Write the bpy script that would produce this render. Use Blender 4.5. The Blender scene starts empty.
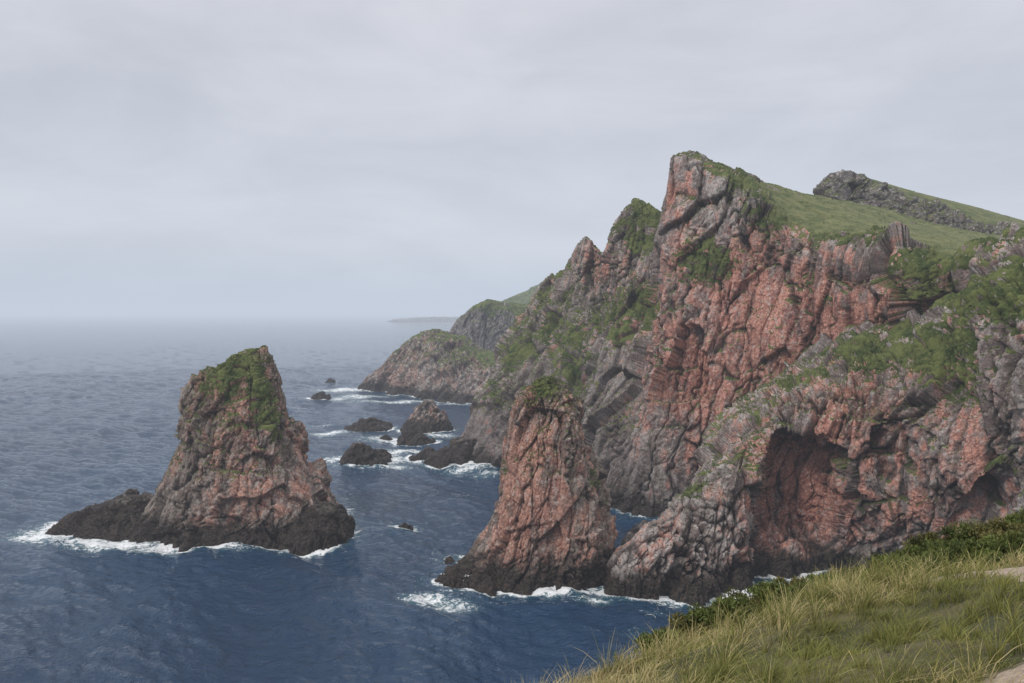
import bpy, math
import numpy as np
from mathutils import Vector

rng = np.random.default_rng(7)
scene = bpy.context.scene
EYE = 60.0
FP = 796.0
HAZE = True

def S(a, b, d):
    """image pixel (column a, row b) at assumed depth d -> world metres."""
    return (((a-512.0)/FP)*d, d, EYE-((b-312.0)/FP)*d)

# ------------------------------------------------------------------ noise
U = np.uint32
def _h(ix, iy, iz, s):
    h = (ix*U(73856093)) ^ (iy*U(19349663)) ^ (iz*U(83492791)) ^ U((s*2654435761) & 0xffffffff)
    h ^= h >> U(13); h = h*U(1274126177); h ^= h >> U(16); h = h*U(2246822519); h ^= h >> U(13)
    return h.astype(np.float32)*np.float32(1/4294967295.0)

def vnoise(p, s=0):
    f = np.floor(p); t = (p-f).astype(np.float32)
    i = f.astype(np.int32).astype(np.uint32)
    w = t*t*t*(t*(t*6-15)+10)
    x, y, z = i[:, 0].copy(), i[:, 1].copy(), i[:, 2].copy()
    x1, y1, z1 = x+U(1), y+U(1), z+U(1)
    wx, wy, wz = w[:, 0], w[:, 1], w[:, 2]
    def L(a, b, k): return a+(b-a)*k
    a = L(L(_h(x, y, z, s), _h(x1, y, z, s), wx), L(_h(x, y1, z, s), _h(x1, y1, z, s), wx), wy)
    b = L(L(_h(x, y, z1, s), _h(x1, y, z1, s), wx), L(_h(x, y1, z1, s), _h(x1, y1, z1, s), wx), wy)
    return L(a, b, wz)*2-1

def fbm(p, o=4, s=0, g=0.5):
    r = 0; a = 1.0; tot = 0
    for k in range(o):
        r = r+a*vnoise(p*(2.03**k)+k*7.3, s+k*13); tot += a; a *= g
    return r/tot

def ridged(p, o=3, s=0):
    r = 0; a = 1.0; tot = 0
    for k in range(o):
        r = r+a*(1-2*np.abs(vnoise(p*(2.1**k)+k*3.1, s+k*17))); tot += a; a *= 0.5
    return r/tot

def _hf(i, s):
    h = (i[0]*U(73856093)) ^ (i[1]*U(19349663)) ^ (i[2]*U(83492791)) ^ U((s*2654435761) & 0xffffffff)
    h ^= h >> U(13); h = h*U(1274126177); h ^= h >> U(16); h = h*U(2246822519); h ^= h >> U(13)
    return h
def facet(p, s=0):
    f = np.floor(p); n = len(p); fr = (p-f).astype(np.float32)
    fi = f.astype(np.int32).astype(np.uint32)
    fx, fy, fz = fi[:, 0].copy(), fi[:, 1].copy(), fi[:, 2].copy()
    rx, ry, rz = fr[:, 0].copy(), fr[:, 1].copy(), fr[:, 2].copy()
    best = np.full(n, 1e9, np.float32); sec = np.full(n, 1e9, np.float32)
    bh = np.zeros(n, np.uint32)
    box = np.zeros(n, np.float32); boy = np.zeros(n, np.float32); boz = np.zeros(n, np.float32)
    K = np.float32(1/1023.0)
    for dx in (-1, 0, 1):
        for dy in (-1, 0, 1):
            for dz in (-1, 0, 1):
                h = _hf((fx+U(dx & 0xffffffff), fy+U(dy & 0xffffffff), fz+U(dz & 0xffffffff)), s)
                ox = (h & U(1023)).astype(np.float32)*K+np.float32(dx)-rx
                oy = ((h >> U(10)) & U(1023)).astype(np.float32)*K+np.float32(dy)-ry
                oz = ((h >> U(20)) & U(1023)).astype(np.float32)*K+np.float32(dz)-rz
                d = ox*ox+oy*oy+oz*oz
                m = d < best
                sec = np.where(m, best, np.minimum(sec, d))
                best = np.where(m, d, best)
                box = np.where(m, ox, box); boy = np.where(m, oy, boy); boz = np.where(m, oz, boz)
                bh = np.where(m, h, bh)
    g = [_h(bh, bh >> U(7), bh >> U(15), s+k)*2-1 for k in (11, 12, 13, 21)]
    val = 0.5*g[3]-(box*g[0]+boy*g[1]+boz*g[2])*1.1
    return val.astype(np.float32), np.sqrt(sec)-np.sqrt(best)

def sstep(a, b, x):
    t = np.clip((x-a)/(b-a), 0, 1); return t*t*(3-2*t)

# ------------------------------------------------------------------ mesh helpers
def mesh_from(name, V, F, attrs=None, mats=(), smooth=True, cols=None, link=True):
    me = bpy.data.meshes.new(name)
    V = np.ascontiguousarray(V, dtype=np.float32)
    k = F.shape[1]
    me.vertices.add(len(V)); me.vertices.foreach_set("co", V.ravel())
    me.loops.add(F.size); me.loops.foreach_set("vertex_index", F.astype(np.int32).ravel())
    me.polygons.add(len(F))
    me.polygons.foreach_set("loop_start", np.arange(0, F.size, k, dtype=np.int32))
    me.polygons.foreach_set("loop_total", np.full(len(F), k, dtype=np.int32))
    me.polygons.foreach_set("use_smooth", np.full(len(F), smooth, dtype=bool))
    me.update(calc_edges=True)
    for an, av in (attrs or {}).items():
        a = me.attributes.new(an, 'FLOAT', 'POINT')
        a.data.foreach_set("value", np.ascontiguousarray(av, dtype=np.float32))
    if cols is not None:
        a = me.attributes.new("col", 'FLOAT_COLOR', 'POINT')
        c = np.ones((len(V), 4), np.float32); c[:, :3] = cols
        a.data.foreach_set("color", c.ravel())
    for m in mats: me.materials.append(m)
    ob = bpy.data.objects.new(name, me)
    if link: scene.collection.objects.link(ob)
    return ob

def grid_faces(nu, nv, wrap=False):
    i = np.arange(nu if wrap else nu-1); j = np.arange(nv-1)
    I, J = np.meshgrid(i, j, indexing='ij')
    I1 = (I+1) % nu
    return np.stack([I*nv+J, I1*nv+J, I1*nv+J+1, I*nv+J+1], -1).reshape(-1, 4)

def catmull(A, n):
    K = A.shape[0]
    t = np.linspace(0, K-1, n); i = np.clip(np.floor(t).astype(int), 0, K-2); f = (t-i)
    sh = (n,)+(1,)*(A.ndim-1); f = f.reshape(sh)
    g = lambda k: A[np.clip(k, 0, K-1)]
    p0, p1, p2, p3 = g(i-1), g(i), g(i+1), g(i+2)
    return 0.5*((2*p1)+(-p0+p2)*f+(2*p0-5*p1+4*p2-p3)*f*f+(-p0+3*p1-3*p2+p3)*f**3)

def grid_normals(P, wrap=False):
    if wrap:
        du = np.roll(P, -1, 0)-np.roll(P, 1, 0)
    else:
        du = np.gradient(P, axis=0)
    dv = np.gradient(P, axis=1)
    N = np.cross(du, dv); l = np.linalg.norm(N, axis=2, keepdims=True); l[l < 1e-9] = 1
    return N/l

def smooth_n(N, r=7, wrap=False):
    for ax in (0, 1):
        pad = [(0, 0)]*3; pad[ax] = (r+1, r)
        Q = np.pad(N, pad, mode='wrap' if (wrap and ax == 0) else 'edge')
        c = np.cumsum(Q, axis=ax)
        n = N.shape[ax]
        N = (np.take(c, np.arange(2*r+1, 2*r+1+n), axis=ax)-np.take(c, np.arange(0, n), axis=ax))/(2*r+1)
    l = np.linalg.norm(N, axis=2, keepdims=True); l[l < 1e-9] = 1
    return N/l

def rot(p, ax, az):
    c, s = math.cos(ax), math.sin(ax)
    x, y, z = p[:, 0], p[:, 1], p[:, 2]
    x, z = c*x-s*z, s*x+c*z
    c, s = math.cos(az), math.sin(az)
    x, y = c*x-s*y, s*x+c*y
    return np.stack([x, y, z], 1)

shore = []   # waterline points for foam

def rockify(P, N, scale=1.0, seed=0, tilt=0.16, big=1.0):
    """displacement -> fractured, vertically jointed rock with broad sheer faces"""
    p = P.reshape(-1, 3)
    sh = P.shape[:2]
    warp = np.stack([fbm(p*0.06/scale, 2, seed+1), fbm(p*0.06/scale, 2, seed+2), fbm(p*0.06/scale, 2, seed+3)], 1)*2.6*scale
    q = rot(p+warp, tilt, 0.5)/scale
    calm = 0.28+0.78*sstep(-0.25, 0.4, fbm(p*0.05/scale, 2, seed+33))     # sheer faces vs broken ground
    gl = ridged(q*np.array([.045, .045, .013]), 2, seed+5)
    f0, e0 = facet(q*np.array([.05, .05, .022]), seed+6)
    f1, e1 = facet(q*np.array([.13, .13, .050]), seed+7)
    f2, e2 = facet(q*np.array([.38, .38, .17]), seed+9)
    f3, e3 = facet((q+warp*0.3)*np.array([1.05, 1.05, .6]), seed+11)
    fis = np.exp(-np.abs(vnoise(q*np.array([.16, .16, .03]), seed+14)+0.2*vnoise(q*.45, seed+16))*18)
    fb = fbm(p*1.3/scale, 2, seed+15)
    d = (gl*1.8+f0*4.4*big+f1*2.3+calm*(f2*1.2+f3*0.5)+fb*0.28)
    d -= calm*0.6*np.exp(-e2*12)+1.1*np.exp(-e1*18)+1.6*fis
    d -= np.median(d)
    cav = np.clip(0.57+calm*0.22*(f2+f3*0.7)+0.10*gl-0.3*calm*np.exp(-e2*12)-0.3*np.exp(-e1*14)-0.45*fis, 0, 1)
    return d.reshape(sh)*scale, cav.reshape(sh)

def blobs(p, L):
    r = np.zeros(len(p), np.float32)
    for (a, b, d, rad, st) in L:
        c = np.array(S(a, b, d))
        r = np.maximum(r, st*np.exp(-(((p-c)/np.array([rad, rad*1.8, rad]))**2).sum(1)))
    return r

def finish(name, P, wrap, mats, cav, veg_bl=(), red_bl=(), veg_bias=0.0, flip=1, veg_on=None, red0=0.3, vegmin=10, seed=0, vegd=0.5, dark_bl=()):
    N = grid_normals(P, wrap)*flip
    p = P.reshape(-1, 3); n = N.reshape(-1, 3)
    nz = n[:, 2]
    big = fbm(p*0.05, 3, seed+40); med = fbm(p*0.3, 4, seed+41, 0.65)
    v = sstep(0.50, 0.80, nz+0.34*big+0.28*med+veg_bias)*0.9
    b = blobs(p, veg_bl)
    v = np.maximum(v, sstep(0.36, 0.62, b*0.95+0.55*med+0.45*(nz-0.3)+0.1*big))
    v *= sstep(vegmin, vegmin+9, p[:, 2]+4*med)
    if veg_on is not None: v = np.maximum(v, veg_on.reshape(-1)*sstep(-0.1, 0.12, nz-0.36+0.15*med))
    p = p+n*(v*(0.1+vegd*np.abs(fbm(p*1.1, 2, seed+50))))[:, None]
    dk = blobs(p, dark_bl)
    r = np.clip(red0+blobs(p, red_bl)+0.55*big-dk*0.4, 0, 1)
    m = np.abs(p[:, 2]) < 0.6
    if m.any():
        w = p[m][:, :2]; shore.append(w[::max(1, len(w)//700)])
    F = grid_faces(P.shape[0], P.shape[1], wrap)
    if flip < 0: F = F[:, ::-1]
    tf = veg_on.reshape(-1) if veg_on is not None else np.zeros(len(p))
    return mesh_from(name, p, F, {"veg": v, "red": r, "cav": cav.reshape(-1), "turf": tf, "dark_tone": dk, "streak": fbm(rot(p, .16, .5)*np.array([.45, .45, .07]), 3, seed+60)}, mats)

# ------------------------------------------------------------------ node helpers
class NT:
    def __init__(s, tree): s.t = tree; s.n = tree.nodes; s.l = tree.links
    def new(s, ty, **k):
        n = s.n.new(ty)
        for a, b in k.items(): setattr(n, a, b)
        return n
    def put(s, sock, v):
        if isinstance(v, bpy.types.NodeSocket): s.l.new(v, sock)
        else:
            try: sock.default_value = v
            except Exception: sock.default_value = (*v, 1.0)
    def math(s, op, a, b=0.0, clamp=False):
        n = s.new('ShaderNodeMath', operation=op, use_clamp=clamp); s.put(n.inputs[0], a); s.put(n.inputs[1], b); return n.outputs[0]
    def noise(s, vec, scale, detail=4, rough=0.55, dist=0.0):
        n = s.new('ShaderNodeTexNoise'); s.put(n.inputs['Vector'], vec); n.inputs['Scale'].default_value = scale
        n.inputs['Detail'].default_value = detail; n.inputs['Roughness'].default_value = rough; n.inputs['Distortion'].default_value = dist
        return n.outputs['Fac']
    def mapping(s, vec, sc, ro=(0, 0, 0)):
        n = s.new('ShaderNodeMapping'); s.put(n.inputs['Vector'], vec); n.inputs['Scale'].default_value = sc; n.inputs['Rotation'].default_value = ro
        return n.outputs[0]
    def ss(s, v, a, b):
        n = s.new('ShaderNodeMapRange', interpolation_type='SMOOTHSTEP'); s.put(n.inputs['Value'], v)
        s.put(n.inputs['From Min'], a); s.put(n.inputs['From Max'], b); return n.outputs[0]
    def mix(s, f, a, b, mode='MIX'):
        n = s.new('ShaderNodeMix', data_type='RGBA', blend_type=mode)
        s.put(n.inputs[0], f); s.put(n.inputs[6], a); s.put(n.inputs[7], b); return n.outputs[2]
    def attr(s, name, o='Fac'):
        n = s.new('ShaderNodeAttribute', attribute_name=name); return n.outputs[o]

def new_mat(name):
    m = bpy.data.materials.new(name); m.use_nodes = True
    t = NT(m.node_tree); b = m.node_tree.nodes['Principled BSDF']
    return m, t, b

def rock_material(name, wet=5.0, grey=(0.40, 0.36, 0.335), red=(0.60, 0.285, 0.215), sc=1.0):
    m, t, b = new_mat(name)
    g = t.new('ShaderNodeNewGeometry'); P = g.outputs['Position']; N = g.outputs['Normal']
    sp = t.new('ShaderNodeSeparateXYZ'); t.put(sp.inputs[0], P); z = sp.outputs[2]
    sn = t.new('ShaderNodeSeparateXYZ'); t.put(sn.inputs[0], N); nz = sn.outputs[2]
    n_med = t.noise(P, 0.35*sc, 5, 0.62)
    n_fine = t.noise(P, 2.0*sc, 4, 0.65)
    st = t.attr("streak")
    redf = t.math('ADD', t.attr("red"), t.math('MULTIPLY', t.math('SUBTRACT', n_med, 0.5), 2.0))
    redf = t.math('ADD', redf, t.math('MULTIPLY', st, 0.8))
    redf = t.ss(redf, 0.12, 0.88)
    stf = t.ss(st, -0.35, 0.25)
    c_red = t.mix(stf, (red[0]*0.60, red[1]*0.50, red[2]*0.52), red)
    c_red = t.mix(t.ss(n_fine, 0.5, 0.72), c_red, (0.64, 0.41, 0.32))
    c_gr = t.mix(stf, (grey[0]*.55, grey[1]*.48, grey[2]*.46), grey)
    c = t.mix(redf, c_gr, c_red)
    # pale lichen / weathered crust
    ln = t.noise(P, 0.8*sc, 5, 0.7)
    lich = t.math('MULTIPLY', t.ss(ln, 0.49, 0.62), t.ss(t.math('ADD', nz, t.math('MULTIPLY', n_med, 0.8)), 0.25, 0.9))
    c = t.mix(t.math('MULTIPLY', lich, 0.65), c, (0.56, 0.53, 0.49))
    c = t.mix(0.7, c, t.mix(t.ss(n_fine, 0.3, 0.7), (0.55, 0.55, 0.57), (1.22, 1.2, 1.18)), 'MULTIPLY')
    c = t.mix(t.math('MULTIPLY', t.attr("dark_tone"), 0.8), c, t.mix(1.0, c, (0.36, 0.34, 0.34), 'MULTIPLY'))  # darker tone inside the dark_bl blobs
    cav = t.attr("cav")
    c = t.mix(t.ss(cav, 0.48, 0.08), c, t.mix(0.75, c, (0.045, 0.032, 0.03)))  # occlusion shade of the crevices painted into the rock colour
    # fine cracks
    v = t.new('ShaderNodeTexVoronoi', feature='DISTANCE_TO_EDGE'); wv = t.new('ShaderNodeVectorMath', operation='ADD')
    t.put(wv.inputs[0], t.mapping(P, (1, 1, 0.35), (0, 0.2, 0)))
    nn = t.new('ShaderNodeTexNoise'); t.put(nn.inputs['Vector'], P); nn.inputs['Scale'].default_value = 0.8; nn.inputs['Detail'].default_value = 2
    sc2 = t.new('ShaderNodeVectorMath', operation='SCALE'); t.put(sc2.inputs[0], nn.outputs['Color']); sc2.inputs['Scale'].default_value = 1.6
    t.put(wv.inputs[1], sc2.outputs[0])
    t.put(v.inputs['Vector'], wv.outputs[0]); v.inputs['Scale'].default_value = 0.6*sc
    crack = t.ss(v.outputs['Distance'], 0.0, 0.05)
    c = t.mix(t.math('MULTIPLY', t.math('SUBTRACT', 1.0, crack), 0.6), c, (0.05, 0.038, 0.034))
    # tidal dark band
    wl = t.math('ADD', z, t.math('MULTIPLY', t.math('SUBTRACT', n_med, 0.5), -10.0))
    wetf = t.ss(wl, wet+2.5, wet-2.0)
    wetc = t.mix(t.ss(n_fine, 0.4, 0.7), (0.016, 0.013, 0.012), (0.085, 0.058, 0.042))
    c = t.mix(wetf, c, wetc)
    # vegetation
    vg = t.attr("veg")
    vn = t.noise(P, 1.4, 4, 0.7)
    vegf = t.ss(t.math('ADD', vg, t.math('MULTIPLY', t.math('SUBTRACT', vn, 0.5), 1.3)), 0.36, 0.60)
    vb = t.ss(t.noise(P, 0.2, 4, 0.7), 0.38, 0.62)
    gcol = t.mix(vb, (0.045, 0.066, 0.018), (0.13, 0.15, 0.045))
    gcol = t.mix(t.ss(vn, 0.52, 0.72), gcol, (0.20, 0.20, 0.075))
    tcol = t.mix(vb, (0.10, 0.125, 0.045), (0.20, 0.205, 0.09))
    tcol = t.mix(t.ss(vn, 0.5, 0.75), tcol, (0.25, 0.23, 0.13))
    gcol = t.mix(t.math('MULTIPLY', t.attr("turf"), 0.85), gcol, tcol)
    c = t.mix(vegf, c, gcol)
    t.put(b.inputs['Base Color'], c)
    t.put(b.inputs['Roughness'], t.math('SUBTRACT', 0.95, t.math('MULTIPLY', wetf, 0.5)))
    b.inputs['Specular IOR Level'].default_value = 0.25
    hgt = t.math('ADD', t.math('MULTIPLY', n_fine, 0.5), t.math('MULTIPLY', ln, 1.0))
    bp = t.new('ShaderNodeBump'); bp.inputs['Strength'].default_value = 0.85; bp.inputs['Distance'].default_value = 0.85/sc**0.5
    t.put(bp.inputs['Height'], hgt); t.put(b.inputs['Normal'], bp.outputs[0])
    return m

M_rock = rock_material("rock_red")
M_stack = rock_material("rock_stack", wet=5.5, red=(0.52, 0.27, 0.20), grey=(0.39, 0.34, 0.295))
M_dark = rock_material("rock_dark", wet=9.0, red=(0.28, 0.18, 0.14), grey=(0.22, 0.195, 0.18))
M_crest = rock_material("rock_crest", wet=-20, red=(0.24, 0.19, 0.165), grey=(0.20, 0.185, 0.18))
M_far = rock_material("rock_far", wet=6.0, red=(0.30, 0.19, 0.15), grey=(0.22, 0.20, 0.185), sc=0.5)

# ------------------------------------------------------------------ main cliff
def col(*pts): return [S(*p) for p in pts]
C = [
 col((545,431,400),(552,400,400),(560,370,400),(570,340,402),(578,320,405),(585,310,410),(592,304,420),(600,330,450)),
 col((450,457,330),(470,415,336),(492,374,345),(513,340,352),(530,312,358),(539,298,362),(548,284,366),(575,300,400)),
 col((492,469,304),(510,425,310),(528,380,318),(545,342,325),(556,300,335),(560,280,340),(568,264,346),(600,290,380)),
 col((532,480,284),(547,430,292),(560,385,300),(570,332,310),(576,290,318),(576,260,320),(584,234,324),(600,272,355)),
 col((562,492,265),(575,440,275),(588,390,285),(598,340,295),(604,302,305),(606,275,310),(608,250,314),(622,278,345)),
 col((592,503,250),(600,450,258),(606,395,268),(610,340,280),(612,285,290),(614,237,295),(629,203,300),(650,233,330)),
 col((617,510,241),(624,455,250),(634,400,258),(645,345,266),(653,292,276),(656,248,283),(661,216,289),(682,245,320)),
 col((634,515,235),(642,460,239),(650,400,242),(656,340,247),(661,270,252),(662,200,256),(666,153,262),(695,175,300)),
 col((660,517,233),(670,460,234),(681,400,236),(691,330,239),(697,260,243),(700,203,248),(703,158,257),(738,182,300)),
 col((700,518,232),(715,460,231),(732,400,231),(742,320,233),(748,260,236),(752,207,240),(742,176,256),(775,197,305)),
 col((750,520,230),(765,460,227),(782,400,225),(792,330,225),(798,277,226),(806,234,229),(786,194,272),(830,205,320)),
 col((820,525,225),(835,460,221),(850,400,217),(860,330,213),(868,287,211),(876,247,214),(845,207,280),(890,212,330)),
 col((900,530,215),(910,460,209),(920,400,204),(930,330,198),(938,292,195),(946,257,198),(915,229,280),(960,228,330)),
 col((1000,540,198),(1003,460,192),(1008,400,188),(1012,330,183),(1014,292,180),(1016,258,184),(1000,243,270),(1040,238,330)),
 col((1110,545,180),(1112,460,175),(1115,400,172),(1118,330,168),(1120,285,166),(1125,255,172),(1110,245,260),(1150,240,330)),
 col((1300,560,150),(1302,460,150),(1305,400,148),(1308,330,146),(1310,280,145),(1320,255,155),(1300,245,250),(1340,245,330)),
]
C = np.array(C)
C[:, 0, 2] = 0
under = C[:, :1].copy(); under[:, 0, 2] = -9; under[:, 0, 1] -= 3
C = np.concatenate([under, C], 1)
flag = np.array([0,0,0,0,0,0,0,0,.0,.35,1,1,1,1,1,1.0])
NU, NV = 1000, 520
P = catmull(C, NU); P = catmull(P.transpose(1, 0, 2), NV).transpose(1, 0, 2).copy()
fl = catmull(flag, NU)[:, None]
vv = np.linspace(0, 8, NV)[None, :]
grassy = np.clip(fl, 0, 1)*sstep(5.85, 6.2, vv)
N = grid_normals(P)
if (N*(-P+np.array([0, 0, 60]))).sum() < 0: sgn = -1
else: sgn = 1
N = smooth_n(N)
D, cav = rockify(P, N*sgn, seed=3)
D = D*(1-0.9*grassy)*(1-0.5*sstep(5.8, 6.9, vv)*(1-grassy))-0.9*sstep(5.2, 6.9, vv)*(1-grassy)
P = P+N*sgn*D[..., None]
veg_main = [(705,262,244,9,1.0),(690,275,246,6,.8),(600,312,290,13,.85),(640,300,272,10,.85),(575,372,300,11,.75),(590,360,285,8,.7),(560,330,325,14,.8),
            (648,215,292,10,1.0),(640,240,290,8,.9),(620,230,296,6,.7),(520,350,340,16,.75),(620,330,275,7,.8),(770,212,240,10,.95),(860,245,215,8,.8),(915,282,200,10,1.0),
            (930,275,198,9,.95),(990,285,185,14,1.0),(985,300,182,10,1.0),(680,500,234,5,.6),(576,300,325,9,.8),(550,300,345,11,.8),(740,185,250,9,.9),(725,168,256,6,.8),(1010,262,182,8,.9),(880,262,212,7,.75),(800,280,226,5,.6),
            (560,270,342,8,.8),(600,390,275,6,.6),(950,262,195,8,.9),(575,340,310,10,.75),(655,310,265,6,.8),(820,240,226,6,.7),(830,300,218,4,.6),(500,390,330,9,.6)]
red_main = [(740,300,236,25,.75),(700,380,238,23,.75),(800,330,226,20,.75),(640,270,262,14,.35),(670,200,255,13,.4),(860,310,213,15,.45),(600,260,295,12,.3),(690,450,236,13,.45)]
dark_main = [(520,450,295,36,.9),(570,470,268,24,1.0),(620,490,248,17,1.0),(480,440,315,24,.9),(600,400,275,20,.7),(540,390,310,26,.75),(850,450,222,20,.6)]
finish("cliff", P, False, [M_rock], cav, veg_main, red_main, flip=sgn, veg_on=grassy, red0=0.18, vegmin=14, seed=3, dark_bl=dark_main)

# ------------------------------------------------------------------ near cliff with cave
C = [
 col((655,540,215),(650,538,212),(648,535,210),(650,530,208),(652,528,206),(665,528,210)),
 col((612,588,175),(613,580,176),(615,570,177),(619,558,178),(629,549,180),(645,549,190)),
 col((608,600,167),(611,588,168),(615,572,169),(621,558,170),(632,544,173),(645,544,188)),
 col((640,602,166),(640,585,166),(641,565,167),(642,549,169),(647,533,174),(656,529,190)),
 col((676,599,167),(678,575,169),(680,554,171),(679,527,176),(678,508,183),(690,500,205)),
 col((705,596,168),(708,568,170),(712,535,173),(712,502,177),(711,473,186),(722,459,215)),
 col((735,592,171),(738,560,172),(740,520,174),(740,477,178),(739,437,188),(750,418,222)),
 col((772,582,177),(774,555,177),(776,510,178),(776,457,180),(775,408,189),(790,388,224)),
 col((812,577,181),(814,550,179),(816,500,177),(818,430,178),(818,376,189),(830,354,220)),
 col((855,578,180),(856,545,176),(858,490,173),(862,415,174),(858,352,188),(875,329,214)),
 col((905,585,175),(906,540,169),(908,480,165),(908,400,167),(900,347,184),(915,319,208)),
 col((955,595,168),(956,540,160),(958,470,155),(962,385,157),(955,320,172),(962,292,200)),
 col((1015,610,160),(1012,540,152),(1012,460,146),(1015,360,145),(1010,277,160),(1015,264,190)),
 col((1100,640,145),(1100,560,137),(1100,470,132),(1100,360,130),(1100,262,142),(1105,250,175)),
 col((1250,680,125),(1250,560,120),(1250,470,116),(1250,360,114),(1250,260,124),(1255,245,155)),
]
C = np.array(C); C[:, 0, 2] = 0
under = C[:, :1].copy(); under[:, 0, 2] = -9; under[:, 0, 1] -= 2
back = C[:, -1:].copy(); back[:, 0, 1] += 22; back[:, 0, 2] -= 14; back[:, 0, 0] += 6
C = np.concatenate([under, C, back], 1)
NU, NV = 1000, 520
P = catmull(C, NU); P = catmull(P.transpose(1, 0, 2), NV).transpose(1, 0, 2).copy()
N0 = grid_normals(P); sgn = -1 if (N0*(-P+np.array([0, 0, 60]))).sum() < 0 else 1
P0 = P.copy()
def cave(P, cx, cz, hw, hh, dep, zb0, zb1, sx, edge=0.78):
    x, z = P0[..., 0], P0[..., 2]
    jit = fbm(P0.reshape(-1, 3)*0.16, 3, 77).reshape(x.shape)*0.22
    r = np.sqrt(((x-cx-sx*(z-cz))/hw)**2+(np.maximum(z-cz, 0)/hh)**2)+jit
    k = sstep(1.0, edge, r)*sstep(zb0, zb1, z)
    P = P.copy(); P[..., 1] += dep*k; P[..., 0] += dep*0.18*k
    return P, k
P, k1 = cave(P, 64.6, 21.5, 10.0, 12.5, 14, 1.5, 11, 0.0, 0.66)
P, k2 = cave(P, 80.5, 31, 3.6, 7, 3, 18, 27, -0.15, 0.3)
P, k3 = cave(P, 93, 24, 3.8, 9, 4, 8, 18, 0.1, 0.3)
N = smooth_n(grid_normals(P), 8)
D, cav = rockify(P, N*sgn, seed=23, tilt=0.22, big=0.8)
small = sstep(12, 45, P[..., 0])      # tamer displacement on the low tip
D = D*(0.45+0.5*small)*(1-0.35*k1)
P = P+N*sgn*D[..., None]
veg_near = [(870,345,184,8,1.0),(900,348,180,6,.9),(940,352,168,8,1.0),(965,345,165,7,1.0),(985,300,165,9,.9),(820,375,190,4,.7),(960,375,160,6,.9),(1015,300,155,8,1.0),
            (735,445,186,4,.6),(690,490,182,4,.8),(1000,470,146,6,.8),(905,330,190,6,.8),(1024,275,158,6,.8),(920,372,163,5,.8),(700,478,186,4,.8),(655,528,178,3,.7),(760,415,190,3,.6),(790,385,200,4,.7)]
red_near = [(800,480,192,18,.95),(850,450,176,18,.6),(750,500,176,9,.45),(900,440,166,14,.45),(690,550,172,9,.3)]
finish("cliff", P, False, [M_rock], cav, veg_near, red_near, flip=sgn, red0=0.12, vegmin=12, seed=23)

# ------------------------------------------------------------------ hill behind with rocky crest
C = [
 col((800,228,300),(803,212,312),(808,202,322),(814,201,332),(825,215,360)),
 col((820,232,300),(822,208,312),(827,193,320),(836,179,328),(852,188,365)),
 col((858,242,298),(860,215,314),(862,196,322),(864,180,330),(882,188,370)),
 col((905,250,296),(908,228,310),(908,206,318),(900,190,336),(920,198,380)),
 col((955,256,294),(958,238,312),(960,220,320),(948,204,344),(973,208,390)),
 col((1005,260,292),(1008,250,312),(1006,235,322),(1000,220,350),(1025,222,395)),
 col((1070,265,290),(1075,255,315),(1075,245,330),(1070,233,355),(1095,235,400)),
 col((1200,270,290),(1205,262,315),(1200,252,335),(1190,245,355),(1215,245,400)),
]
C = np.array(C)
NU, NV = 420, 220
P = catmull(C, NU); P = catmull(P.transpose(1, 0, 2), NV).transpose(1, 0, 2).copy()
N = grid_normals(P); sgn = -1 if (N*(-P+np.array([0, 0, 60]))).sum() < 0 else 1
N = smooth_n(N, 4)
D, cav = rockify(P, N, seed=51, scale=0.8, tilt=0.7, big=.5)
vv = np.linspace(0, 4, NV)[None, :]
uu = np.linspace(0, 7, NU)[:, None]
nj = fbm(P.reshape(-1, 3)*0.06, 2, 58).reshape(NU, NV)
top = 3.6-0.34*np.maximum(uu-1.2, 0)+0.5*nj
rk = sstep(0.85, 1.05, vv+0.3*nj)*sstep(top, top-0.2, vv)*sstep(6.5, 5.5, uu)
P = P+N*sgn*(D*(0.05+0.75*rk)+rk*0.3)[..., None]
finish("hill", P, False, [M_crest], cav, [], [], flip=sgn, veg_on=(1-rk), red0=0.1, seed=51, vegd=0.3, veg_bias=-0.05)

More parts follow.
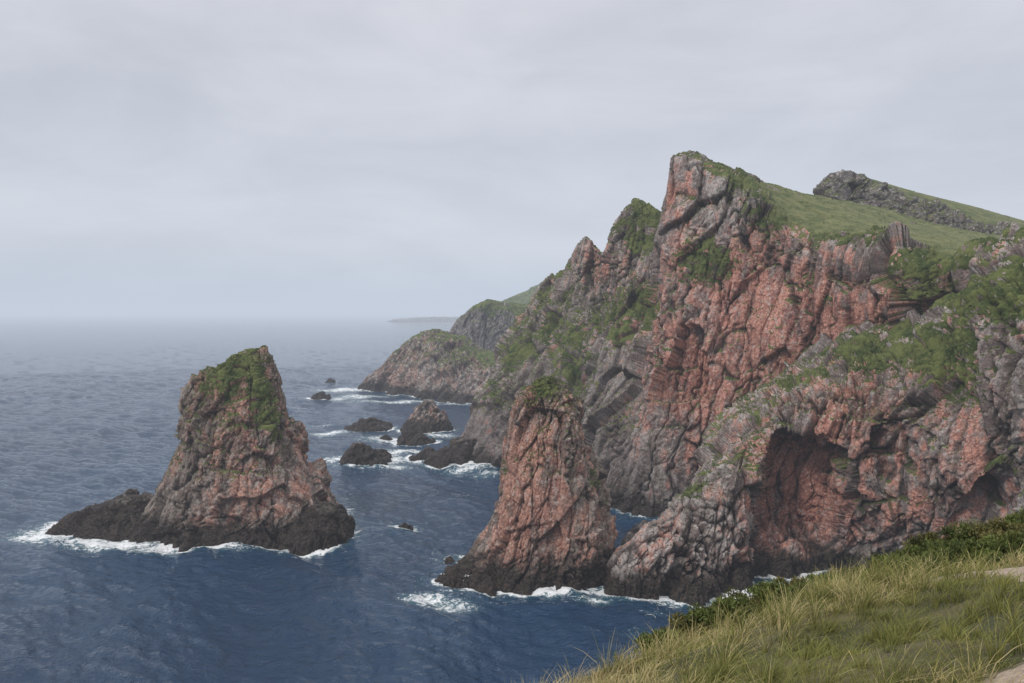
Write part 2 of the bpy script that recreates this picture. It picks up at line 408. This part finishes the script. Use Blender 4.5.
# ------------------------------------------------------------------ stacks
def stack(name, rows, d, mat, nt=560, nz=320, seed=0, amp=1.0, veg=(), red=(), red0=0.3, yshift=0.0, vegmin=12, scale=0.6, vb=0.0, topc=True, dark=()):
    rows = np.array(rows, float)  # image row, left and right image columns, half depth
    z = EYE-(rows[:, 0]-312)/FP*d
    xl = (rows[:, 1]-512)/FP*d; xr = (rows[:, 2]-512)/FP*d
    A = np.stack([z, (xl+xr)/2, (xr-xl)/2, rows[:, 3], d+yshift*(z/50)], 1)
    A = A[::-1]
    A = np.concatenate([A, [[A[-1, 0]+0.4, A[-1, 1], A[-1, 2]*0.45, A[-1, 3]*0.45, A[-1, 4]], [A[-1, 0]+0.5, A[-1, 1], 0.01, 0.01, A[-1, 4]]]])
    B = catmull(A, nz); B[:, 2:4] = np.maximum(B[:, 2:4], 0.01)
    th = np.linspace(0, 2*math.pi, nt, endpoint=False)
    ct, st = np.cos(th), np.sin(th)
    e = 0.82
    cx = np.sign(ct)*np.abs(ct)**e; sx = np.sign(st)*np.abs(st)**e
    P = np.zeros((nt, nz, 3))
    P[..., 0] = B[None, :, 1]+B[None, :, 2]*cx[:, None]
    P[..., 1] = B[None, :, 4]+B[None, :, 3]*sx[:, None]
    P[..., 2] = B[None, :, 0]
    N = grid_normals(P, True)
    c = P.mean(0, keepdims=True)
    sgn = -1 if (N*(P-c)).sum() < 0 else 1
    D, cav = rockify(P, N, seed=seed, scale=scale, tilt=0.2, big=.7)
    tip = np.linspace(0, 1, nz)[None, :]
    w_ = np.minimum(B[:, 2], B[:, 3])[None, :]
    D = D*np.clip(w_/(4.5*scale), 0.1, 1)
    P = P+N*sgn*(D*amp-1.0*scale*sstep(.5, .95, tip)*np.clip(w_/(4*scale), 0, 1))[..., None]
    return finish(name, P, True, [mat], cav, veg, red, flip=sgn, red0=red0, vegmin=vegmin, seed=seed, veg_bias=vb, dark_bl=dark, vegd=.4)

o1 = stack("sea_stack", [
 (347,256,270,1.6),(353,240,273,3),(360,226,275,5),(370,212,277,7),(382,199,280,9),(405,194,284,11),(430,188,290,13),(455,181,299,15),(475,170,309,17),(495,159,320,19),(512,152,327,21),(524,146,337,23),(545,138,348,25)],
 225, M_stack, seed=101, veg=[(235,368,220,7,1.0),(225,385,216,7,.9),(262,395,216,6,1.0),(268,415,214,5,.9),(250,375,216,6,.9),(205,388,222,5,.8),(235,410,214,4,.6),(300,470,214,3,.6),(275,435,213,4,.7)],
 red=[(250,450,212,14,.45),(290,470,214,12,.45)], red0=0.35, vb=0.05, dark=[(175,500,215,14,.6),(200,430,218,12,.25)])
o1b = stack("ledge", [(499,112,150,4),(506,92,160,7),(516,74,170,10),(526,62,180,13),(545,50,200,15)], 222, M_dark, nt=360, nz=120, seed=107, red0=0.1, vegmin=99, scale=.5)
o1c = stack("ledge", [(508,315,330,4),(516,305,340,8),(526,290,346,12),(545,280,350,15)], 214, M_dark, nt=360, nz=100, seed=108, red0=0.1, vegmin=99, scale=.5)
o1b.parent = o1; o1c.parent = o1
o2 = stack("sea_stack", [
 (379,536,553,2.2),(386,528,563,4),(398,520,572,6),(410,515,577,7),(425,511,581,8),(445,507,586,9),(465,504,594,10),(490,500,600,11),(515,495,602,12),(535,487,605,13),(555,476,607,14),(568,464,609,15),(578,450,611,16),(588,438,612,17),(604,426,614,18)],
 183, M_stack, seed=131, scale=0.5, veg=[(545,388,178,4,.85),(538,398,176,3,.6),(598,480,178,3.5,.8),(505,430,180,3,.6)], red=[(550,480,172,12,.35),(530,520,170,9,.3)], red0=0.4)
o2b = stack("ledge", [(578,448,472,4),(585,440,492,7),(591,433,512,9),(606,424,525,11)], 177, M_dark, nt=320, nz=100, seed=137, red0=0.3, vegmin=99, scale=0.35)
o2b.parent = o2

# islets ---------------------------------------------------------------
def islet(a, base, wpx, hpx, seed, mat=M_dark, lean=0.0, red0=0.15):
    df = EYE*FP/(base-312)
    w = wpx/FP*df; dep = w*0.38; d = df+dep
    k = d/df
    top = 312+(EYE-hpx/FP*df)*FP/d
    zb = 312+(EYE+4)*FP/d; z0 = 312+EYE*FP/d
    hw = wpx/2/k
    L = lambda z, f, s, q: (z, a-hw*f+lean*hw*s, a+hw*f+lean*hw*s, dep*q)
    rows = [L(top, .22, 1, .25), L(top+(z0-top)*.3, .5, .6, .5), L(top+(z0-top)*.65, .8, .3, .8), L(z0, 1.0, 0, 1.0), L(zb, 1.1, 0, 1.1)]
    return stack("rock", rows, d, mat, nt=220, nz=80, seed=seed, red0=red0, vegmin=99, scale=max(0.12, min(0.5, hpx/FP*df/12)))
islet(427,433,50,29,201,M_far,0.1,0.4)
islet(368,432,48,10,202,lean=.2)
islet(415,445,34,11,203,lean=-.3)
islet(364,468,48,21,204,lean=-.2)
islet(320,400,17,7,205)
islet(404,533,15,6,206)
islet(452,466,64,22,207,lean=.5)
islet(424,462,34,11,208,lean=.3)
islet(380,459,22,7,209)
islet(330,383,9,4,210)
islet(742,594,26,18,211)
islet(766,600,16,8,212)
islet(690,606,40,14,213)
islet(385,441,14,4,214)

# ------------------------------------------------------------------ far headlands
def headland(name, cols, seed, mat, scale, nu=380, nv=170, veg_bias=0.0, red0=0.2, red=(), amp=1.0, water=True, vegmin=16, veg=()):
    C = np.array(cols)
    if water: C[:, 0, 2] = 0
    under = C[:, :1].copy(); under[:, 0, 2] = -8; under[:, 0, 1] -= 4
    C = np.concatenate([under, C], 1)
    P = catmull(C, nu); P = catmull(P.transpose(1, 0, 2), nv).transpose(1, 0, 2).copy()
    N = grid_normals(P); sgn = -1 if (N*(-P+np.array([0, 0, 60]))).sum() < 0 else 1
    D, cav = rockify(P, N, seed=seed, scale=scale)
    vv = np.linspace(0, 1, nv)[None, :]
    P = P+N*sgn*D[..., None]*amp*(1-.5*sstep(.6, .85, vv))[..., None]
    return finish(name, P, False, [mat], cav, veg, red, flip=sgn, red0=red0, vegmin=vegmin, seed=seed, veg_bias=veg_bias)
headland("headland", [
 col((375,385,680),(374,383,680),(374,380,680),(378,378,680),(385,376,690)),
 col((362,390,612),(366,384,613),(372,378,616),(380,371,622),(392,369,650)),
 col((383,392,597),(388,376,600),(394,360,605),(401,346,614),(415,352,660)),
 col((412,397,562),(416,372,570),(421,350,580),(429,331,597),(442,344,650)),
 col((440,401,537),(445,378,547),(450,358,562),(455,339,585),(470,348,640)),
 col((470,404,519),(478,385,532),(484,370,550),(486,356,580),(500,356,640)),
 col((505,406,508),(512,390,520),(522,375,540),(528,362,570),(545,360,640)),
 col((560,406,508),(562,390,520),(572,375,540),(580,362,570),(595,360,640))],
 301, M_far, 1.0, veg_bias=0.12, red0=0.4, red=[(400,370,590,30,.3)])
headland("headland", [
 col((470,374,770),(468,362,790),(468,352,800),(470,345,810),(480,350,850)),
 col((436,377,735),(441,362,740),(446,346,748),(454,327,758),(470,335,800)),
 col((460,378,724),(465,355,730),(471,325,738),(481,303,750),(492,312,800)),
 col((490,378,724),(492,355,730),(494,325,738),(500,303,752),(515,312,800)),
 col((525,378,724),(526,355,730),(527,328,738),(530,307,752),(545,312,800)),
 col((580,378,724),(580,355,730),(580,325,738),(582,305,752),(595,310,800))],
 311, M_crest, 0.9, veg_bias=-0.1, red0=0.0, amp=.8, veg=[(490,303,750,16,1.0),(520,306,752,16,1.0)])
headland("hill", [
 col((478,349,1290),(480,335,1300),(484,318,1320),(488,306,1350),(505,312,1500)),
 col((500,349,1290),(502,330,1310),(506,310,1340),(512,297,1380),(530,305,1500)),
 col((530,349,1290),(532,330,1310),(533,300,1350),(538,286,1400),(555,298,1550)),
 col((570,349,1290),(572,330,1310),(575,300,1350),(580,270,1400),(595,280,1550)),
 col((640,349,1290),(640,330,1310),(645,300,1350),(650,262,1400),(665,270,1550))],
 321, M_far, 2.0, nu=200, nv=90, veg_bias=0.6, red0=0.0, amp=0.3)
headland("island", [
 col((385,321.5,5020),(386,321.2,5030),(388,321,5050),(390,320.6,5200)),
 col((398,321.6,5000),(399,320.5,5020),(401,319.0,5050),(404,318.6,5300)),
 col((420,321.6,5000),(421,320,5020),(423,317.8,5050),(426,317.8,5300)),
 col((445,321.6,5000),(446,320,5020),(448,317.4,5050),(452,317.4,5300)),
 col((500,321.6,5000),(502,320,5020),(504,317,5050),(506,317,5300))],
 331, M_far, 4.0, nu=120, nv=40, veg_bias=0.3, red0=0.0, amp=0.35)

# ------------------------------------------------------------------ sea
rad = np.concatenate([[2, 20, 40], np.geomspace(60, 900, 720), np.geomspace(910, 60000, 90)])
ang = np.concatenate([np.linspace(-math.pi, -0.70, 70)[:-1], np.linspace(-0.70, 0.45, 820), np.linspace(0.45, math.pi, 90)[1:]])
R, A = np.meshgrid(rad, ang, indexing='ij')
X = R*np.sin(A); Y = R*np.cos(A)
Z = np.zeros_like(X)
wr = np.random.default_rng(5)
pw = np.stack([X.ravel(), Y.ravel(), np.zeros(X.size)], 1)
gust = (0.9+0.6*fbm(pw*0.012, 3, 400)).reshape(X.shape)
ww = fbm(pw*0.03, 2, 402).reshape(X.shape)*3; 
for k in range(40):
    lam = 2.4*(1.08**k); th = 0.9+wr.normal(0, 0.5)
    kx, ky = math.sin(th)*2*math.pi/lam, math.cos(th)*2*math.pi/lam
    Z += 0.0115*lam**0.78*np.sin(kx*(X+ww)+ky*(Y-ww)+wr.uniform(0, 6.28))*np.clip(1.4-R*0.0042/lam*1.4, 0, 1)
Z *= gust*sstep(2500, 500, R)
sp = np.concatenate(shore); sp = sp[(sp[:, 1] < 760)]
gx = np.arange(-190, 150, 1.25); gy = np.arange(130, 700, 1.25)
GX, GY = np.meshgrid(gx, gy, indexing='ij'); gp = np.stack([GX.ravel(), GY.ravel()], 1).astype(np.float32)
spf = sp.astype(np.float32); dist = np.empty(len(gp), np.float32)
for i in range(0, len(gp), 4000):
    c = gp[i:i+4000]
    dist[i:i+4000] = np.sqrt(((c[:, None, 0]-spf[None, :, 0])**2+(c[:, None, 1]-spf[None, :, 1])**2).min(1))
DG = dist.reshape(GX.shape)
fx = np.clip((X-gx[0])/1.25, 0, len(gx)-1.001); fy = np.clip((Y-gy[0])/1.25, 0, len(gy)-1.001)
ix, iy = fx.astype(int), fy.astype(int); tx, ty = fx-ix, fy-iy
ix1 = np.minimum(ix+1, len(gx)-1); iy1 = np.minimum(iy+1, len(gy)-1)
DD = (DG[ix, iy]*(1-tx)+DG[ix1, iy]*tx)*(1-ty)+(DG[ix, iy1]*(1-tx)+DG[ix1, iy1]*tx)*ty
inside = (X > gx[0]) & (X < gx[-1]) & (Y > gy[0]) & (Y < gy[-1])
DD = np.where(inside, DD, 99)
W = 1.9+2.8*(fbm(pw*0.06, 2, 411).reshape(X.shape)+0.2)
ext = np.zeros_like(X)
def fb(a, b, rx, ry, s):
    global ext
    d = EYE*FP/(b-312); x = (a-512)/FP*d
    ext = np.maximum(ext, s*np.exp(-((X-x)/rx)**2-((Y-d)/ry)**2))
for q in [(60,535,14,12,1.0),(35,540,10,8,.85),(110,545,15,8,1.0),(170,549,15,7,.9),(230,551,9,5,.65),(290,546,14,7,1.0),(330,538,9,6,.8),(425,603,6,5,.9),(450,608,7,4.5,.75),
          (715,594,8,6,1.0),(735,601,9,5.5,.9),(670,608,6,3,.65),(600,568,4,10,.9),(600,606,4,3,.75),(330,433,15,9,.85),(395,440,20,13,.85),(390,460,12,9,.85),(400,452,13,10,.85),
          (350,390,36,18,.85),(400,402,44,13,.75),(450,404,30,10,.65),(330,399,18,11,.8),(335,460,12,8,.75),(470,470,14,8,.75),(440,436,12,10,.75),(395,468,10,7,.75),(660,620,6,5,.4),(590,605,5,3.5,.65),
          (360,397,28,13,.75),(490,476,9,7,.65),(690,590,5,5,.65),(320,425,16,6,.5),(300,410,16,6,.44),(650,640,10,5,.33),(780,590,7,6,.75)]:
    fb(*q)
foam = np.clip(1.0*np.exp(-np.maximum(DD-0.6, 0)/np.clip(W, .6, 5))*(0.8+0.8*fbm(pw*0.12, 2, 420).reshape(X.shape)), 0, 1)
foam = np.maximum(foam, ext)
foam = np.maximum(foam, 0.39*np.exp(-DD/11.0))
Z += 0.3*foam*fbm(pw*0.5, 2, 430).reshape(X.shape)
F = grid_faces(len(rad), len(ang))
F = F[:, ::-1]
m, t, b = new_mat("sea_water")
g = t.new('ShaderNodeNewGeometry'); Pn = g.outputs['Position']
fa = t.attr("foam")
nf = t.noise(Pn, 0.45, 5, 0.72, 1.2); nf2 = t.noise(Pn, 2.5, 4, 0.7)
fs = t.math('ADD', fa, t.math('MULTIPLY', t.math('SUBTRACT', nf, 0.5), 2.0))
fs = t.math('ADD', fs, t.math('MULTIPLY', t.math('SUBTRACT', nf2, 0.5), 0.8))
fm = t.math('MULTIPLY', t.ss(fs, 0.46, 0.88), t.ss(fa, 0.04, 0.25))
base = t.mix(t.ss(t.noise(Pn, 0.012, 3, 0.5), 0.35, 0.65), (0.003, 0.027, 0.070), (0.005, 0.036, 0.088))
base = t.mix(t.ss(fa, 0.15, 0.9), base, (0.035, 0.12, 0.15))
base = t.mix(fm, base, (0.82, 0.84, 0.85))
t.put(b.inputs['Base Color'], base)
t.put(b.inputs['Roughness'], t.math('ADD', 0.06, t.math('MULTIPLY', fm, 0.6)))
b.inputs['IOR'].default_value = 1.33
wv1 = t.noise(t.mapping(Pn, (1.0, 1.7, 1), (0, 0, 0.9)), 0.28, 4, 0.6, 0.3)
wv2 = t.noise(t.mapping(Pn, (1.0, 1.8, 1), (0, 0, 0.7)), 1.3, 3, 0.6, 0.2)
hh = t.math('ADD', t.math('MULTIPLY', wv1, 1.4), t.math('MULTIPLY', wv2, 0.36))
bp = t.new('ShaderNodeBump'); bp.inputs['Strength'].default_value = 1.0; bp.inputs['Distance'].default_value = 1.0
t.put(bp.inputs['Height'], hh); t.put(b.inputs['Normal'], bp.outputs[0])
mesh_from("sea", np.stack([X, Y, Z], -1).reshape(-1, 3), F, {"foam": foam.reshape(-1)}, [m])

# ------------------------------------------------------------------ foreground terrain
def G0(x, y):
    pl = 57.75+0.27*(x-3.07)-0.34*(y-5)
    pl = np.where(pl > 62, 62+(pl-62)*0.3, pl)-0.11*np.clip(x-4.5, 0, 6)
    tt = -.6*(x-1.05)+.8*(y-9.5)
    drop = np.logaddexp(0, (tt-0.25)*2.2)/2.2*1.05
    p3 = np.stack([x.ravel(), y.ravel(), np.zeros(x.size)], 1)
    n = fbm(p3*0.35, 4, 500).reshape(x.shape)*0.30+fbm(p3*1.6, 3, 510).reshape(x.shape)*0.12
    big = fbm(p3*0.08, 3, 520).reshape(x.shape)*np.clip(tt, 0, 20)*0.15
    return np.maximum(pl-drop+n+big, -7.0), tt
gxs = np.concatenate([np.linspace(-70, -4, 50)[:-1], np.linspace(-4, 16, 330), np.linspace(16, 110, 80)[1:]])
gys = np.concatenate([np.linspace(-50, 1, 40)[:-1], np.linspace(1, 20, 320), np.linspace(20, 110, 90)[1:]])
X, Y = np.meshgrid(gxs, gys, indexing='ij'); Z, TT = G0(X, Y)
def pathmask(x, y):
    a = np.exp(-((y-7.9-0.05*(x-5))/0.9)**2)*sstep(4.2, 5.0, x+0.3*np.sin(y*3))
    c = np.exp(-((x-3.6)/0.7)**2-((y-4.9)/0.35)**2)
    return np.maximum(a, c)
PM = pathmask(X, Y)
m, t, b = new_mat("soil_turf")
g = t.new('ShaderNodeNewGeometry'); Pn = g.outputs['Position']
n1 = t.noise(Pn, 1.2, 4, .6); n2 = t.noise(Pn, 14, 4, .7)
c = t.mix(t.ss(n1, .4, .62), (0.055, 0.06, 0.022), (0.13, 0.115, 0.055))
c = t.mix(t.ss(n2, .45, .7), c, (0.09, 0.07, 0.045))
pm = t.ss(t.math('ADD', t.attr("path"), t.math('MULTIPLY', t.math('SUBTRACT', t.noise(Pn, 4, 5, .6), .5), .7)), .32, .5)
c = t.mix(pm, c, t.mix(t.ss(n2, .35, .7), (0.44, 0.35, 0.275), (0.28, 0.21, 0.16)))
t.put(b.inputs['Base Color'], c); b.inputs['Roughness'].default_value = 1.0
bp = t.new('ShaderNodeBump'); bp.inputs['Distance'].default_value = 0.05; t.put(bp.inputs['Height'], n2); t.put(b.inputs['Normal'], bp.outputs[0])
Fg = grid_faces(len(gxs), len(gys))
mesh_from("ground", np.stack([X, Y, Z], -1).reshape(-1, 3), Fg, {"path": PM.reshape(-1)}, [m])

# grass ----------------------------------------------------------------
def leaf_mat(name, rough=0.7, trans=0.25):
    m, t, b = new_mat(name)
    cc = t.attr("col", 'Color')
    t.put(b.inputs['Base Color'], cc); b.inputs['Roughness'].default_value = rough
    b.inputs['Specular IOR Level'].default_value = 0.25
    tr = t.new('ShaderNodeBsdfTranslucent'); t.put(tr.inputs[0], cc)
    mx = t.new('ShaderNodeMixShader'); mx.inputs[0].default_value = trans
    t.l.new(b.outputs[0], mx.inputs[1]); t.l.new(tr.outputs[0], mx.inputs[2])
    t.l.new(mx.outputs[0], m.node_tree.nodes['Material Output'].inputs[0])
    return m
M_grass = leaf_mat("grass_blade"); M_leaf = leaf_mat("shrub_leaf", 0.6, 0.15)

def grass():
    # short turf + tall tussocks
    n1_, n2_ = 9000, 4600
    tx = rng.uniform(-2.0, 14, n1_+n2_); ty = rng.uniform(2.6, 18, n1_+n2_)
    kind = np.arange(n1_+n2_) >= n1_
    tt = -.6*(tx-1.05)+.8*(ty-9.5)
    keep = (tt < 1.3) & (tx < ty*0.75+1.2) & (tx > ty*0.1-2.2)
    keep &= ~(kind & (tt > -1.2) & (tx > 2.2) & (rng.uniform(0, 1, len(tx)) < .75))
    tx, ty, kind = tx[keep], ty[keep], kind[keep]
    nt = len(tx); per = 36
    p3 = np.stack([tx, ty, tx*0], 1)
    lush = fbm(p3*0.7, 3, 600)
    tsz = np.where(kind, np.clip(rng.lognormal(0.0, 0.35, nt)*(1+1.2*lush), 0.5, 2.0), np.clip(rng.lognormal(-0.9, 0.25, nt), .3, .7))
    straw = np.clip(0.62+1.9*fbm(p3*0.45, 3, 610)+rng.normal(0, .22, nt)-0.1*(~kind), 0, 1)
    lean = rng.uniform(0, 6.28, nt)
    n = nt*per; T = np.repeat(np.arange(nt), per)
    sp_ = np.where(kind, 0.055, 0.12)
    r = np.abs(rng.normal(0, 1, n))*sp_[T]; th = rng.uniform(0, 6.283, n)
    bx = tx[T]+r*np.cos(th); by = ty[T]+r*np.sin(th)
    ok = pathmask(bx, by) < rng.uniform(0.25, 0.5, n)
    bx, by, T, th, r = bx[ok], by[ok], T[ok], th[ok], r[ok]; n = len(bx)
    bz = G0(bx, by)[0]-0.02
    L = rng.uniform(0.10, 0.30, n)*tsz[T]
    wdt = rng.uniform(0.0020, 0.0048, n)*(0.8+by*0.035)
    dx = np.cos(th)*0.9+0.35+0.35*np.cos(lean[T]); dy = np.sin(th)*0.9+0.1+0.35*np.sin(lean[T])
    bend = rng.uniform(0.35, 1.35, n)
    V = np.zeros((n, 7, 3)); 
    fa = rng.uniform(0, 3.14, n); sx, sy = np.cos(fa), np.sin(fa)
    for i, s in enumerate((0, .38, .72, 1.0)):
        hx = bx+dx*bend*L*s**1.8*0.8; hy = by+dy*bend*L*s**1.8*0.8; hz = bz+L*(s-0.36*bend*s*s)
        w = wdt*(1-s*0.75)
        if i < 3:
            V[:, 2*i] = np.stack([hx-sx*w, hy-sy*w, hz], 1); V[:, 2*i+1] = np.stack([hx+sx*w, hy+sy*w, hz], 1)
        else: V[:, 6] = np.stack([hx, hy, hz], 1)
    base = np.arange(n)[:, None]*7
    Ft = np.concatenate([base+np.array(q) for q in ([0, 1, 3], [0, 3, 2], [2, 3, 5], [2, 5, 4], [4, 5, 6])], 0)
    g1 = np.array([0.085, 0.115, 0.03]); g2 = np.array([0.31, 0.29, 0.08]); st = np.array([0.60, 0.48, 0.25])
    k = np.clip(rng.uniform(0, 1, n)*0.6+0.4*rng.uniform(0, 1, nt)[T], 0, 1)[:, None]; c = g1*(1-k)+g2*k
    sf = (rng.uniform(0, 1, n) < straw[T]*0.9)[:, None]*rng.uniform(.5, 1, n)[:, None]
    c = c*(1-sf)+st*sf
    cols = np.repeat(c[:, None, :], 7, 1)
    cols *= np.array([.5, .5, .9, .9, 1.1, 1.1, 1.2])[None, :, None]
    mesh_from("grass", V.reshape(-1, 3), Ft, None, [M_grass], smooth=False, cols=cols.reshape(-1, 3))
grass()

def shrub(a, d, rx, h, seed, tint=0):
    r = np.random.default_rng(seed)
    x0 = (a-512)/FP*d; y0 = d
    z0 = float(G0(np.array([x0]), np.array([y0]))[0][0])
    nc = int(26+40*rx)
    th = r.uniform(0, 6.283, nc); ph = np.arccos(r.uniform(0, 1, nc)); q = r.uniform(.55, 1.15, nc)
    cc = np.stack([np.cos(th)*np.sin(ph)*rx*q, np.sin(th)*np.sin(ph)*rx*0.8*q, np.cos(ph)*h*q*0.95+0.03], 1)
    cr = r.uniform(0.06, 0.15, nc)*(0.7+0.5*rx)
    nl = int(8500*rx*1.0+1500); T = r.integers(0, nc, nl)
    dv = r.normal(0, 1, (nl, 3)); dv /= np.linalg.norm(dv, axis=1, keepdims=True); dv[:, 2] = np.abs(dv[:, 2])*0.9+dv[:, 2]*0.1
    rr = r.uniform(0.2, 1.4, nl)**0.6
    c = cc[T]+dv*(cr[T]*rr)[:, None]
    ax = dv*0.6+r.normal(0, .5, (nl, 3))+np.array([0, 0, .5]); ax /= np.linalg.norm(ax, axis=1, keepdims=True)
    sd = np.cross(ax, r.normal(0, 1, (nl, 3))); sd /= np.linalg.norm(sd, axis=1, keepdims=True)
    l = r.uniform(0.018, 0.048, nl)[:, None]; w = l*0.32
    V = np.stack([c-ax*l*.5, c+sd*w, c+ax*l, c-sd*w], 1)
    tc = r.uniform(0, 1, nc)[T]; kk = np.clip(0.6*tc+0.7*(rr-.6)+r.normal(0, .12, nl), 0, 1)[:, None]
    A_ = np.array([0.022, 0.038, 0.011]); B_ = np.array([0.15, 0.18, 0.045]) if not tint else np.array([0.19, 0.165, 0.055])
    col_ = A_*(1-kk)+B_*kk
    if tint == 2:
        fl = (r.uniform(0, 1, nl) < .06) & (rr > .9); col_[fl] = (0.30, 0.07, 0.07)
    ns = nc
    base = np.stack([r.normal(0, rx*.15, ns), r.normal(0, rx*.15, ns), np.full(ns, -.08)], 1)
    off = np.array([0.007, 0, 0]); off2 = np.array([0, 0.007, 0])
    SV = np.stack([base-off, base+off, cc+off*.4, cc-off*.4], 1); SV2 = np.stack([base-off2, base+off2, cc+off2*.4, cc-off2*.4], 1)
    V = np.concatenate([V.reshape(-1, 3), SV.reshape(-1, 3), SV2.reshape(-1, 3)])
    F = np.arange(len(V)).reshape(-1, 4)
    cols = np.concatenate([np.repeat(col_, 4, 0), np.tile([0.07, 0.05, 0.035], (ns*8, 1))])
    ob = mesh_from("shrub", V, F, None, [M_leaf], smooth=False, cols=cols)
    ob.location = (x0, y0, z0)
for i, (a, d, rx, h, ti) in enumerate([
  (915,13.4,.6,.40,0),(950,13.4,.6,.34,1),(885,13.0,.6,.42,0),(1000,13.0,.8,.28,0),(1035,12.4,.8,.28,1),(975,12.4,.6,.28,0),(930,12.3,.6,.34,0),
  (860,12.6,.5,.46,2),(832,12.2,.55,.46,0),(800,11.8,.5,.42,1),(770,11.6,.45,.42,0),(745,11.2,.45,.38,1),(715,10.9,.4,.34,0),(895,11.9,.55,.36,1),(1060,13.2,.9,.3,0),(1010,11.2,.55,.28,0),(940,14.0,.5,.3,0),(985,14.4,.5,.2,0),
  (845,11.4,.42,.32,0),(870,11.2,.45,.32,0),(910,11.0,.4,.28,1),(955,11.2,.5,.32,0),(790,11.0,.42,.32,0),(690,10.6,.32,.28,1),(820,10.9,.38,.28,0),(740,10.6,.35,.26,0),(665,10.3,.28,.22,0),(1000,10.3,.4,.26,0),(935,10.6,.4,.24,0),(1040,10.8,.5,.26,0)]):
    shrub(a, d, rx, h, 700+i, ti)

# ------------------------------------------------------------------ haze layer (moist sea air)
if HAZE:
    bpy.ops.mesh.primitive_cube_add(size=1, location=(0, 0, 110)); hz = bpy.context.object
    hz.name = "sea_haze"; hz.scale = (110000, 110000, 280)
    mh = bpy.data.materials.new("moist_air"); mh.use_nodes = True; nt_ = mh.node_tree; nt_.nodes.clear()
    SIG = 0.00020
    ab = nt_.nodes.new('ShaderNodeVolumeAbsorption'); ab.inputs['Color'].default_value = (0, 0, 0, 1); ab.inputs['Density'].default_value = SIG
    em = nt_.nodes.new('ShaderNodeEmission'); em.inputs['Color'].default_value = (0.56, 0.62, 0.725, 1); em.inputs['Strength'].default_value = SIG
    ad = nt_.nodes.new('ShaderNodeAddShader'); ou = nt_.nodes.new('ShaderNodeOutputMaterial')
    nt_.links.new(ab.outputs[0], ad.inputs[0]); nt_.links.new(em.outputs[0], ad.inputs[1]); nt_.links.new(ad.outputs[0], ou.inputs['Volume'])
    hz.data.materials.append(mh)

# ------------------------------------------------------------------ world
w = bpy.data.worlds.new("World"); scene.world = w; w.use_nodes = True
t = NT(w.node_tree); bg = w.node_tree.nodes['Background']; out = w.node_tree.nodes['World Output']
sky = t.new('ShaderNodeTexSky', sky_type='NISHITA'); sky.sun_disc = False
sky.sun_elevation = math.radians(42); sky.sun_rotation = math.radians(230)
t.l.new(sky.outputs[0], bg.inputs[0]); bg.inputs[1].default_value = 0.06
tc = t.new('ShaderNodeTexCoord'); D_ = tc.outputs['Generated']
sx = t.new('ShaderNodeSeparateXYZ'); t.put(sx.inputs[0], D_)
cr = t.new('ShaderNodeValToRGB'); t.put(cr.inputs[0], sx.outputs[2]); e = cr.color_ramp.elements
e[0].position = 0.0; e[0].color = (.565, .63, .735, 1); e[1].position = 1.0; e[1].color = (1.5, 1.5, 1.51, 1)
for p_, c_ in ((.03, (.62, .68, .775, 1)), (.09, (.695, .73, .80, 1)), (.2, (.635, .665, .74, 1)), (.36, (.70, .715, .775, 1)), (.6, (1.02, 1.02, 1.06, 1))):
    q = e.new(p_); q.color = c_
n1 = t.noise(t.mapping(D_, (1.2, 1.2, 4.0)), 1.7, 6, .55, .7); n2 = t.noise(t.mapping(D_, (1, 1, 2.6)), 5, 6, .55, .5)
nn = t.math('ADD', t.math('MULTIPLY', n1, .65), t.math('MULTIPLY', n2, .35))
cm = t.mix(1.0, cr.outputs[0], t.mix(t.ss(nn, .32, .68), (.875, .885, .90), (1.08, 1.07, 1.065)), 'MULTIPLY')
bg2 = t.new('ShaderNodeBackground'); t.l.new(cm, bg2.inputs[0]); bg2.inputs[1].default_value = 1.0
mx = t.new('ShaderNodeMixShader'); mx.inputs[0].default_value = 0.92
t.l.new(bg.outputs[0], mx.inputs[1]); t.l.new(bg2.outputs[0], mx.inputs[2]); t.l.new(mx.outputs[0], out.inputs[0])

sd = bpy.data.lights.new("sun", 'SUN'); sd.energy = 1.5; sd.angle = math.radians(10); sd.color = (1, .95, .9)
so = bpy.data.objects.new("sun", sd); scene.collection.objects.link(so)
so.rotation_euler = (math.radians(48), 0, math.radians(-50))

# ------------------------------------------------------------------ camera
cd = bpy.data.cameras.new("camera"); cd.lens = 36*FP/1024; cd.sensor_width = 36; cd.clip_end = 200000; cd.clip_start = 0.1
co = bpy.data.objects.new("camera", cd); scene.collection.objects.link(co)
co.location = (0, 0, EYE)
co.rotation_euler = (math.radians(90)-math.atan(29.5/FP), 0, 0)
scene.camera = co
scene.view_settings.view_transform = 'Standard'; scene.view_settings.look = 'None'; scene.view_settings.exposure = 0
